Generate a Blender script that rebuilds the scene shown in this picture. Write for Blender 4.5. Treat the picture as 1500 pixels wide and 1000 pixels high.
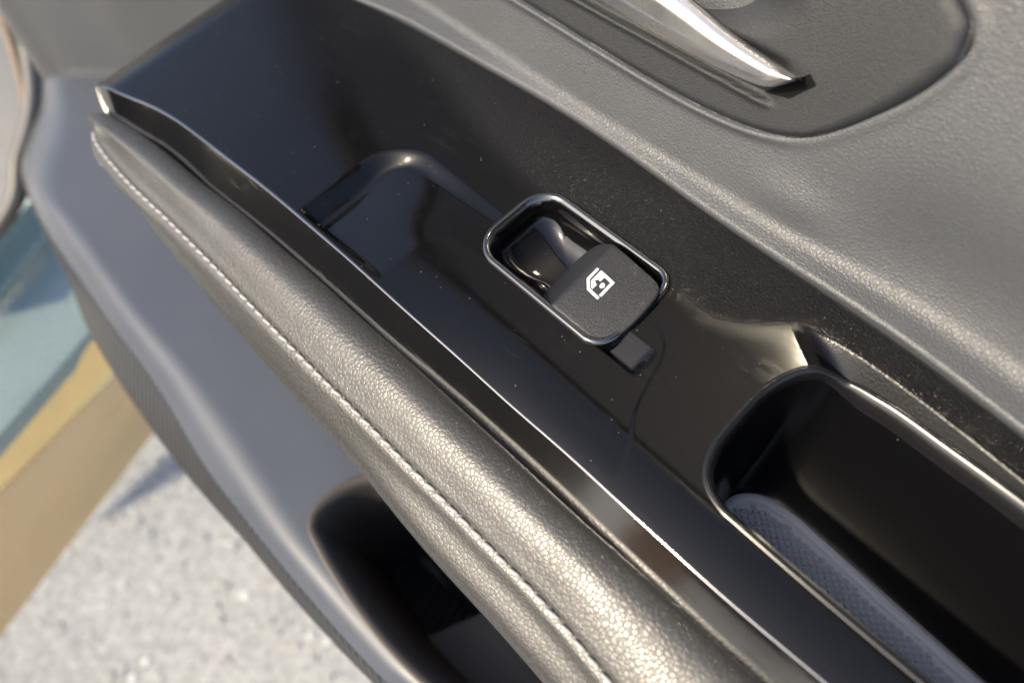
import bpy, math
import numpy as np
from mathutils import Matrix, Vector, Euler

for o in list(bpy.data.objects):
    bpy.data.objects.remove(o)
SC = bpy.context.scene
COL = SC.collection
K = 0.0008                      # one door unit (traced on the armrest) in metres
TILT = math.radians(12.0)       # the armrest top falls 12 degrees towards the cabin
RX = Matrix.Rotation(TILT, 3, 'X')

# ------------------------------------------------------------------ camera
cam = bpy.data.cameras.new('camera')
cam_o = bpy.data.objects.new('camera', cam)
COL.objects.link(cam_o)
SC.camera = cam_o
cam.sensor_width = 36.0
cam.lens = 28.8
cam.clip_start = 0.01
cam.clip_end = 500.0
CAMROT = ((0.657696,-0.580731,0.479778),(0.731654,0.644011,-0.223455),(-0.179215,0.497997,0.848458))     # columns: camera right, up, back in door axes
R3 = RX @ Matrix(CAMROT)
cam_o.matrix_world = Matrix.Translation(RX @ (Vector((137.743,-98.381,239.159)) * K)) @ R3.to_4x4()
cam.dof.use_dof = True
cam.dof.focus_distance = 0.232
cam.dof.aperture_fstop = 7.0

# ------------------------------------------------------------------ light
SUN_EL, SUN_AZ = math.radians(37), math.radians(255)   # azimuth in the door's x-y plane
w = bpy.data.worlds.new('World')
SC.world = w
w.use_nodes = True
nt = w.node_tree
sky = nt.nodes.new('ShaderNodeTexSky')
sky.sky_type = 'NISHITA'
sky.sun_disc = False
sky.sun_elevation = SUN_EL
sky.sun_rotation = math.radians(90) - SUN_AZ
sky.dust_density = 2.5
sky.air_density = 0.8
nt.links.new(sky.outputs[0], nt.nodes['Background'].inputs[0])
nt.nodes['Background'].inputs[1].default_value = 0.14
sun = bpy.data.lights.new('sun', 'SUN')
sun.energy = 3.2
sun.angle = math.radians(2.5)
sun.color = (1.0, 0.86, 0.63)
sun_o = bpy.data.objects.new('sun', sun)
COL.objects.link(sun_o)
sd = Vector((math.cos(SUN_EL) * math.cos(SUN_AZ), math.cos(SUN_EL) * math.sin(SUN_AZ), math.sin(SUN_EL)))
sun_o.rotation_euler = sd.to_track_quat('Z', 'Y').to_euler()
sun_o.location = sd * 3
SC.cycles.max_bounces = 4
SC.cycles.use_adaptive_sampling = True
SC.cycles.adaptive_threshold = 0.03
SC.cycles.use_denoising = True
SC.cycles.diffuse_bounces = 3
SC.cycles.glossy_bounces = 4
SC.cycles.caustics_reflective = False
SC.cycles.caustics_refractive = False
SC.view_settings.view_transform = 'Standard'
SC.view_settings.look = 'None'
SC.view_settings.gamma = 1.0
SC.view_settings.use_curve_mapping = False
SC.view_settings.exposure = 1.15

# ------------------------------------------------------------------ helpers
def pchip(x, y, xi):
    x = np.asarray(x, float); y = np.asarray(y, float); xi = np.asarray(xi, float)
    h = np.diff(x); d = np.diff(y) / h
    m = np.zeros_like(y); m[0] = d[0]; m[-1] = d[-1]
    for i in range(1, len(x) - 1):
        m[i] = (d[i - 1] * h[i] + d[i] * h[i - 1]) / (h[i - 1] + h[i])
    k = np.clip(np.searchsorted(x, xi) - 1, 0, len(x) - 2)
    t = (xi - x[k]) / h[k]
    a = (1 + 2 * t) * (1 - t) ** 2 * y[k] + t * (1 - t) ** 2 * h[k] * m[k] + t * t * (3 - 2 * t) * y[k + 1] + t * t * (t - 1) * h[k] * m[k + 1]
    a = np.where(xi < x[0], y[0] + (xi - x[0]) * m[0], a)
    return np.where(xi > x[-1], y[-1] + (xi - x[-1]) * m[-1], a)

def smooth1(y, n):
    for _ in range(n):
        y = np.concatenate([y[:1], (y[:-2] + 2 * y[1:-1] + y[2:]) / 4, y[-1:]])
    return y

def spline(P, n, closed=False):
    """resample a polyline as a centripetal-ish Catmull-Rom curve with n points evenly spaced"""
    P = np.asarray(P, float)
    Q = np.vstack([P[-1], P, P[0], P[1]]) if closed else np.vstack([2 * P[0] - P[1], P, 2 * P[-1] - P[-2]])
    out = []
    for i in range(1, len(Q) - 2):
        p0, p1, p2, p3 = Q[i - 1:i + 3]
        L = [max(np.linalg.norm(b - a), 1e-6) ** .5 for a, b in ((p0, p1), (p1, p2), (p2, p3))]
        m1 = ((p1 - p0) / L[0] - (p2 - p0) / (L[0] + L[1]) + (p2 - p1) / L[1]) * L[1]
        m2 = ((p2 - p1) / L[1] - (p3 - p1) / (L[1] + L[2]) + (p3 - p2) / L[2]) * L[1]
        for t in np.linspace(0, 1, 24, endpoint=False):
            out.append((2*t**3-3*t*t+1)*p1 + (t**3-2*t*t+t)*m1 + (-2*t**3+3*t*t)*p2 + (t**3-t*t)*m2)
    out.append(Q[-2] if not closed else out[0])
    out = np.array(out)
    l = np.concatenate([[0], np.cumsum(np.linalg.norm(np.diff(out, axis=0), axis=1))])
    u = np.linspace(0, l[-1], n, endpoint=not closed)
    return np.stack([np.interp(u, l, out[:, k]) for k in range(out.shape[1])], 1)

def sstep(a, b, x):
    t = np.clip((np.asarray(x, float) - a) / (b - a), 0, 1)
    return t * t * (3 - 2 * t)

def corners(V, radii, per=6, lin=4):
    """V: list of (n,3) station arrays forming a polyline section; round every inner corner"""
    V = [np.asarray(v, float) for v in V]
    out = [V[0]]
    for i in range(1, len(V) - 1):
        a, b, c = V[i - 1], V[i], V[i + 1]
        la = np.linalg.norm(a - b, axis=1, keepdims=True); lc = np.linalg.norm(c - b, axis=1, keepdims=True)
        r = np.minimum(np.minimum(np.asarray(radii[i - 1], float).reshape(-1, 1), la * .48), lc * .48)
        p = b + (a - b) / la * r; q = b + (c - b) / lc * r
        prev = out[-1]
        for k in range(1, lin):
            out.append(prev + (p - prev) * k / lin)
        for t in np.linspace(0, 1, per):
            out.append((1 - t) ** 2 * p + 2 * t * (1 - t) * b + t * t * q)
    prev = out[-1]
    for k in range(1, lin + 1):
        out.append(prev + (V[-1] - prev) * k / lin)
    return np.stack(out, 1)

def mesh_from(name, verts, faces, mat, parent=None, smooth=True, loc=None):
    me = bpy.data.meshes.new(name)
    verts = np.asarray(verts, np.float32) * K
    if isinstance(faces, np.ndarray):
        n, k = faces.shape
        me.vertices.add(len(verts)); me.vertices.foreach_set('co', verts.ravel())
        me.loops.add(n * k); me.loops.foreach_set('vertex_index', faces.astype(np.int32).ravel())
        me.polygons.add(n); me.polygons.foreach_set('loop_start', np.arange(0, n * k, k, dtype=np.int32))
        me.update(calc_edges=True)
    else:
        me.from_pydata([tuple(v) for v in verts.tolist()], [], [tuple(int(i) for i in f) for f in faces])
    me.validate()
    me.materials.append(mat)
    if smooth:
        me.polygons.foreach_set('use_smooth', np.ones(len(me.polygons), bool))
    me.update()
    o = bpy.data.objects.new(name, me)
    COL.objects.link(o)
    if parent: o.parent = parent
    return o

def grid_faces(n, m, closed_n=False, closed_m=False, flip=False):
    i = np.arange(n if closed_n else n - 1)[:, None]; j = np.arange(m if closed_m else m - 1)[None, :]
    a = i * m + j; b = ((i + 1) % n) * m + j; c = ((i + 1) % n) * m + (j + 1) % m; d = i * m + (j + 1) % m
    f = np.stack([a, b, c, d], -1).reshape(-1, 4)
    return f[:, ::-1] if flip else f

def grid(name, P, mat, parent=None, keep=None, **k):
    n, m = P.shape[:2]
    V = P.reshape(-1, 3)
    F = grid_faces(n, m, k.pop('closed_n', False), k.pop('closed_m', False), k.pop('flip', False))
    if keep is not None:
        c = V[F].mean(1)
        F = np.ascontiguousarray(F[keep(c)])
        u = np.unique(F); re = np.full(len(V), -1); re[u] = np.arange(len(u))
        V = V[u]; F = re[F]
    return mesh_from(name, V, F, mat, parent, **k)

def rings(name, R, mat, parent=None, cap=True, flip=False, **k):
    """R: list of (n,3) closed outlines, joined in order, last one closed with a fan"""
    n = len(R[0]); V = np.concatenate(R)
    F = [tuple(f) for f in grid_faces(len(R), n, False, True, flip)]
    if cap:
        V = np.vstack([V, R[-1].mean(0)]); c = len(V) - 1; b = (len(R) - 1) * n
        for j in range(n):
            t = (b + j, c, b + (j + 1) % n)
            F.append(t[::-1] if flip else t)
    return mesh_from(name, V, F, mat, parent, **k)

def inside(poly, x, y):
    poly = np.asarray(poly)[:, :2]; lo, hi = poly.min(0), poly.max(0)
    bb = (x > lo[0]) & (x < hi[0]) & (y > lo[1]) & (y < hi[1])
    if not bb.all():
        out = np.zeros(np.shape(x), bool)
        if bb.any(): out[bb] = inside(poly, x[bb], y[bb])
        return out
    r = np.zeros(np.shape(x), bool)
    x1, y1 = poly[-1]
    for x2, y2 in poly:
        c = ((y1 > y) != (y2 > y)) & (x < (x2 - x1) * (y - y1) / (y2 - y1 + 1e-12) + x1)
        r ^= c; x1, y1 = x2, y2
    return r

def polydist(poly, x, y, closed=True):
    poly = np.asarray(poly)[:, :2]; d = np.full(np.shape(x), 1e9)
    n = len(poly)
    for i in range(n if closed else n - 1):
        a = poly[i]; b = poly[(i + 1) % n]; e = b - a
        t = np.clip(((x - a[0]) * e[0] + (y - a[1]) * e[1]) / (e @ e + 1e-12), 0, 1)
        d = np.minimum(d, np.hypot(x - a[0] - t * e[0], y - a[1] - t * e[1]))
    return d

def offset(poly, d):
    d = np.asarray(d)
    """inset (d>0) a closed counter-clockwise outline in its first two coordinates"""
    p = np.asarray(poly, float); t = np.roll(p, -1, 0) - np.roll(p, 1, 0)
    l = np.hypot(t[:, 0], t[:, 1]) + 1e-9
    q = p.copy(); q[:, 0] -= t[:, 1] / l * d; q[:, 1] += t[:, 0] / l * d
    return q

def ccw(p):
    p = np.asarray(p, float)
    a = np.sum(p[:, 0] * np.roll(p[:, 1], -1) - np.roll(p[:, 0], -1) * p[:, 1])
    return p if a > 0 else p[::-1]

def rrect(x0, x1, y0, y1, r, n=40):
    r = np.atleast_1d(r) * np.ones(4); P = []
    for (cx, cy, a0), rr in zip(((x1, y1, 0), (x0, y1, 90), (x0, y0, 180), (x1, y0, 270)), r):
        sx = -1 if cx == x1 else 1; sy = -1 if cy == y1 else 1
        for a in np.radians(np.linspace(a0, a0 + 90, n)):
            P.append((cx + sx * rr + rr * math.cos(a), cy + sy * rr + rr * math.sin(a)))
    return np.array(P)

def tag(o, label=None, cat=None, group=None, kind=None):
    for k, v in (('label', label), ('category', cat), ('group', group), ('kind', kind)):
        if v: o[k] = v
    return o

def empty(name, parent=None):
    o = bpy.data.objects.new(name, None); COL.objects.link(o)
    o.empty_display_size = .05
    if parent: o.parent = parent
    return o

# ------------------------------------------------------------------ materials
class NT:
    def __init__(s, name):
        s.m = bpy.data.materials.new(name); s.m.use_nodes = True
        s.t = s.m.node_tree; s.b = s.t.nodes['Principled BSDF']
        s.co = s.t.nodes.new('ShaderNodeTexCoord').outputs['Object']
    def n(s, typ, **k):
        x = s.t.nodes.new('ShaderNode' + typ)
        for a, v in k.items():
            if a.startswith('i_'):
                x.inputs[int(a[2:]) if a[2:].isdigit() else a[2:].replace('_', ' ')].default_value = v
            else: setattr(x, a, v)
        return x
    def l(s, a, b): s.t.links.new(a, b); return b.node
    def math(s, op, a, b=None, clamp=False):
        x = s.n('Math', operation=op, use_clamp=clamp)
        for i, v in enumerate((a, b)):
            if v is None: continue
            if isinstance(v, (int, float)): x.inputs[i].default_value = v
            else: s.l(v, x.inputs[i])
        return x.outputs[0]
    def mapr(s, v, a, b, c, d, smooth=True):
        x = s.n('MapRange', interpolation_type='SMOOTHSTEP' if smooth else 'LINEAR')
        s.l(v, x.inputs[0])
        for i, q in enumerate((a, b, c, d)): x.inputs[i + 1].default_value = q
        return x.outputs[0]
    def noise(s, scale, detail=3, rough=.5, dist=0, vec=None):
        x = s.n('TexNoise', i_Scale=scale, i_Detail=detail, i_Roughness=rough, i_Distortion=dist)
        s.l(vec or s.co, x.inputs['Vector']); return x.outputs[0]
    def scaled(s, sc, rot=(0, 0, 0)):
        x = s.n('Mapping'); x.inputs['Scale'].default_value = sc; x.inputs['Rotation'].default_value = rot
        s.l(s.co, x.inputs[0]); return x.outputs[0]
    def vor(s, scale, feature='F1', vec=None, rand=1.0):
        x = s.n('TexVoronoi', feature=feature, i_Scale=scale, i_Randomness=rand)
        s.l(vec or s.co, x.inputs['Vector']); return x.outputs[0]
    def bump(s, h, strength, dist, prev=None):
        x = s.n('Bump', i_Strength=strength, i_Distance=dist)
        s.l(h, x.inputs['Height'])
        if prev: s.l(prev, x.inputs['Normal'])
        return x.outputs[0]
    def base(s, c): s.b.inputs['Base Color'].default_value = (*c, 1) if not isinstance(c, float) else (c, c, c, 1)
    def mixc(s, f, a, b):
        x = s.n('Mix', data_type='RGBA')
        s.l(f, x.inputs[0])
        x.inputs[6].default_value = (*a, 1); x.inputs[7].default_value = (*b, 1)
        return x.outputs[2]
    def set(s, **k):
        for a, v in k.items():
            i = s.b.inputs[a.replace('_', ' ')]
            if hasattr(v, 'node'): s.l(v, i)
            else: i.default_value = v
        return s
    def xyz(s):
        x = s.n('SeparateXYZ'); s.l(s.co, x.inputs[0]); return x.outputs

def pebble(t, cell, warp=.35):
    """leather pebbles: warped voronoi cells with rounded tops and narrow valleys"""
    nz = t.n('TexNoise', i_Scale=1 / cell * .6, i_Detail=2.0); t.l(t.co, nz.inputs['Vector'])
    v = t.n('VectorMath', operation='MULTIPLY_ADD')
    t.l(nz.outputs['Color'], v.inputs[0]); v.inputs[1].default_value = (cell * warp * 2,) * 3
    t.l(t.co, v.inputs[2])
    e = t.vor(1 / cell, 'DISTANCE_TO_EDGE', v.outputs[0])
    return t.mapr(e, 0.0, .38, 0, 1, False), v.outputs[0]

def dust(t, scale, thr):
    d = t.vor(scale, 'F1'); return t.math('LESS_THAN', d, thr)

MAT = {}
def m_leather():
    t = NT('leather'); p, v = pebble(t, .00135, .5)
    f1 = t.vor(1 / .00135, 'F1', v)
    dome = t.math('SUBTRACT', 1, t.math('POWER', f1, 1.6))
    crease = t.mapr(p, 0, .55, 0, 1)
    fine = t.noise(3800, 2)
    h = t.math('ADD', t.math('ADD', t.math('MULTIPLY', dome, .6), t.math('MULTIPLY', crease, .5)), t.math('MULTIPLY', fine, .16))
    wear = t.mapr(t.noise(22, 3), .3, .7, .55, 1.0)
    b = t.bump(t.math('MULTIPLY', h, wear), .42, .00021)
    b = t.bump(t.noise(70, 3), .2, .0012, b)
    c = t.mixc(crease, (.016, .0158, .0155), (.033, .0325, .0315))
    t.set(Base_Color=c, Roughness=t.mapr(crease, 0, 1, .52, .35), Normal=b, Specular_IOR_Level=.8)
    return t.m
def m_panel(name, col, cell, depth, rough, spec=.5):
    t = NT(name); p, v = pebble(t, cell, .6)
    h = t.math('ADD', t.math('POWER', p, .7), t.math('MULTIPLY', t.noise(1 / cell * 2.2, 2), .5))
    b = t.bump(h, .5, depth)
    n = t.noise(25, 4)
    c = t.mixc(n, tuple(x * .92 for x in col), tuple(x * 1.08 for x in col))
    t.set(Base_Color=c, Roughness=t.mapr(n, .3, .7, rough - .04, rough + .04), Normal=b, Specular_IOR_Level=spec)
    return t.m
def scratches(t, sc, ang, thr):
    nz = t.noise(1.0, 2, .6, .3, t.scaled(sc, (0, 0, ang)))
    return t.mapr(nz, thr, thr + .12, 0, 1)
def hairlines(t, sc, ang, wd, gate):
    """thin long scratches: contour lines of a strongly stretched noise, kept only in patches"""
    m = t.n('Mapping', vector_type='TEXTURE'); m.inputs['Rotation'].default_value = (0, 0, ang)
    m.inputs['Scale'].default_value = tuple(1 / q for q in sc); t.l(t.co, m.inputs[0])
    e = t.math('ABSOLUTE', t.math('SUBTRACT', t.noise(1.0, 1, .5, 0, m.outputs[0]), .5))
    return t.math('MULTIPLY', t.mapr(e, 0, wd, 1, 0), t.mapr(t.noise(70, 1), gate, gate + .1, 0, 1))
def m_trim():
    t = NT('black_trim'); x, y, z = t.xyz()
    p, v = pebble(t, .0011, .8)
    grain = t.math('ADD', t.math('POWER', p, .8), t.math('MULTIPLY', t.noise(1500, 2), .4))
    # moulded grain on the band next to the door panel, polished towards the cabin edge
    edge = t.math('ADD', y, t.math('MULTIPLY', t.math('SUBTRACT', t.noise(28, 2), .5), .005))
    lim = t.mapr(x, -.16, -.03, .036, .0135, True)
    lim2 = t.mapr(x, .035, .06, 0, .0155, True)
    msk = t.math('SUBTRACT', edge, t.math('ADD', lim, lim2))
    mr = t.mapr(msk, -.016, .012, 0, 1)
    msk = t.mapr(msk, -.006, .006, 0, 1)
    bg = t.bump(t.math('MULTIPLY', t.math('SUBTRACT', grain, .75), msk), .7, .00016)
    s1 = scratches(t, (60, 900, 60), .55, .62)
    s2 = scratches(t, (700, 50, 60), .35, .66)
    sw = t.noise(9, 1, .6)
    s = t.math('MULTIPLY', t.math('ADD', s1, s2, True), sw)
    b2 = t.bump(t.math('ADD', s, t.math('MULTIPLY', t.noise(120, 3), .2)), .11, .00016, bg)
    rough = t.math('ADD', t.math('MAXIMUM', t.mapr(mr, 0, 1, .09, .40), t.mapr(x, -.15, -.085, .24, .05)), t.math('MULTIPLY', s, .12))
    hl = t.math('MAXIMUM', hairlines(t, (14, 420, 60), .12, .010, .45), hairlines(t, (20, 380, 60), -1.0, .007, .55))
    b2 = t.bump(hl, .05, .00006, b2)
    d = t.math('MULTIPLY', dust(t, 260, .05), t.math('GREATER_THAN', t.noise(70, 2), .46))
    d = t.math('MAXIMUM', d, t.math('MULTIPLY', hl, .035))
    d = t.math('MULTIPLY', d, t.mapr(msk, 0, 1, 1, .35))
    c = t.mixc(d, (.0035, .0035, .004), (.10, .095, .09))
    t.set(Base_Color=c, Roughness=rough, Normal=b2, IOR=1.38)
    return t.m
def m_piano(name='piano_black', rough=.07, dthr=.03, ior=1.55):
    t = NT(name)
    s1 = scratches(t, (80, 1100, 80), .6, .62); s2 = scratches(t, (500, 500, 60), .2, .68)
    s = t.math('MULTIPLY', t.math('ADD', s1, s2, True), t.noise(14, 2))
    b = t.bump(t.math('ADD', s, t.math('MULTIPLY', t.noise(40, 2), 1.2)), .06, .0002)
    d = t.math('MULTIPLY', dust(t, 420, dthr), t.math('GREATER_THAN', t.noise(120, 2), .5))
    c = t.mixc(d, (.003, .003, .0033), (.16, .15, .14))
    t.set(Base_Color=c, Roughness=t.math('ADD', t.math('MULTIPLY', s, .12), rough), Normal=b, IOR=ior)
    return t.m
def m_cup():
    t = NT('satin_black')
    b = t.bump(t.noise(2600, 2), .15, .00006)
    d = t.math('MULTIPLY', dust(t, 170, .03), t.math('GREATER_THAN', t.noise(60, 2), .55))
    c = t.mixc(d, (.0025, .0025, .003), (.12, .12, .12))
    t.set(Base_Color=c, Roughness=.17, Normal=b)
    return t.m
def m_plain(name, col, rough, bump=None, metal=0., spec=.5, **k):
    t = NT(name); t.base(col)
    n = t.noise(35, 4)
    c = t.mixc(n, tuple(x * .93 for x in col), tuple(min(1, x * 1.07) for x in col))
    t.set(Base_Color=c, Roughness=t.mapr(n, .3, .7, max(.02, rough - .03), rough + .03), Metallic=metal, Specular_IOR_Level=spec, **k)
    if bump:
        t.set(Normal=t.bump(t.noise(bump[0], 2), bump[1], bump[2]))
    return t.m
def m_button():
    t = NT('button_plastic')
    g = t.noise(2300, 2, .6)
    t.set(Base_Color=(.007, .007, .008, 1), Roughness=.40, Normal=t.bump(g, .7, .00018), Specular_IOR_Level=.8)
    return t.m
def m_strip():
    t = NT('ribbed_plastic'); t.base((.03, .031, .034))
    w = t.n('TexWave', wave_type='BANDS', bands_direction='X', i_Scale=75.0, i_Distortion=0.0)
    t.l(t.scaled((1, 1, .2), (0, 0, math.radians(-28))), w.inputs[0])
    t.set(Roughness=.5, Normal=t.bump(w.outputs[1], 1.0, .0022))
    return t.m
def m_asphalt():
    t = NT('asphalt')
    v = t.n('TexVoronoi', feature='F1', i_Scale=260.0); t.l(t.co, v.inputs[0])
    hsv = t.n('SeparateColor'); t.l(v.outputs['Color'], hsv.inputs[0])
    n = t.noise(5, 5, .65)
    tone = t.math('ADD', t.math('MULTIPLY', hsv.outputs[0], .55), t.math('MULTIPLY', n, .6))
    r = t.n('ValToRGB'); t.l(tone, r.inputs[0])
    e = r.color_ramp.elements
    e[0].position = .15; e[0].color = (.18, .182, .18, 1); e[1].position = .95; e[1].color = (.42, .42, .415, 1)
    q = e.new(.5); q.color = (.28, .283, .28, 1)
    t.set(Base_Color=r.outputs[0], Roughness=.85, Normal=t.bump(v.outputs[0], .35, .002))
    return t.m
MAT['leather'] = m_leather()
MAT['panel'] = m_panel('grained_grey_plastic', (.044, .047, .0525), .0011, .00014, .47)
MAT['plate'] = m_panel('fine_grained_plastic', (.0125, .0138, .0165), .0007, .00010, .52, .38)
MAT['trim'] = m_trim()
MAT['piano'] = m_piano()
MAT['bezel'] = m_piano('gloss_bezel', .10, .02, 2.3)
MAT['edge'] = m_piano('piano_edge', .12, .03, 2.5)
MAT['bowl'] = m_piano('dusty_black', .09, .09)
MAT['cup'] = m_cup()
MAT['lip'] = m_plain('lip_black', (.008, .008, .009), .22)
MAT['mat'] = m_plain('rubber', (.46, .45, .43), .55, (1800, .3, .0001))
MAT['button'] = m_button()
MAT['white'] = m_plain('white_print', (.62, .63, .64), .5)
MAT['thread'] = m_plain('thread', (.29, .29, .29), .6, (4000, .6, .0002))
MAT['chrome'] = m_plain('satin_chrome', (.86, .86, .86), .27, None, 1.0)
MAT['low'] = m_plain('grey_plastic', (.054, .062, .080), .46, (900, .2, .0002))
MAT['pocket'] = m_plain('pocket_plastic', (.050, .043, .038), .5, (900, .2, .0002))
MAT['strip'] = m_strip()
MAT['tint'] = m_plain('privacy_glass', (.006, .007, .007), .05)
MAT['dark'] = m_plain('slot_shade_black', (.003, .003, .003), .7, None, 0., .1)
MAT['asphalt'] = m_asphalt()
MAT['gold'] = m_plain('champagne_paint', (.92, .71, .34), .16, None, .92, Coat_Weight=.6, Coat_Roughness=.05)
MAT['sill'] = m_plain('pale_sill_paint', (.27, .34, .325), .28, None, .4, Coat_Weight=.5, Coat_Roughness=.08)
MAT['skirt'] = m_plain('tan_sill_skirt', (.72, .52, .28), .35, None, .4)
MAT['sealtan'] = m_plain('seal_fabric', (.20, .15, .11), .8)
MAT['rubberseal'] = m_plain('seal_rubber', (.06, .058, .058), .45)
MAT['cabin'] = m_plain('reflected_dark', (.028, .024, .021), .55)
MAT['tan'] = m_plain('reflected_tan', (.80, .36, .14), .5)
def m_stone():
    t = NT('stone'); g = t.n('NewGeometry'); r = t.n('ValToRGB'); t.l(g.outputs['Random Per Island'], r.inputs[0])
    e = r.color_ramp.elements; e[0].color = (.27, .27, .27, 1); e[1].color = (.72, .72, .70, 1)
    for p, c in ((.25, (.33, .33, .32, 1)), (.6, (.36, .35, .32, 1))):
        e.new(p).color = c
    t.set(Base_Color=r.outputs[0], Roughness=.6); return t.m
MAT['stone'] = m_stone()

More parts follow.
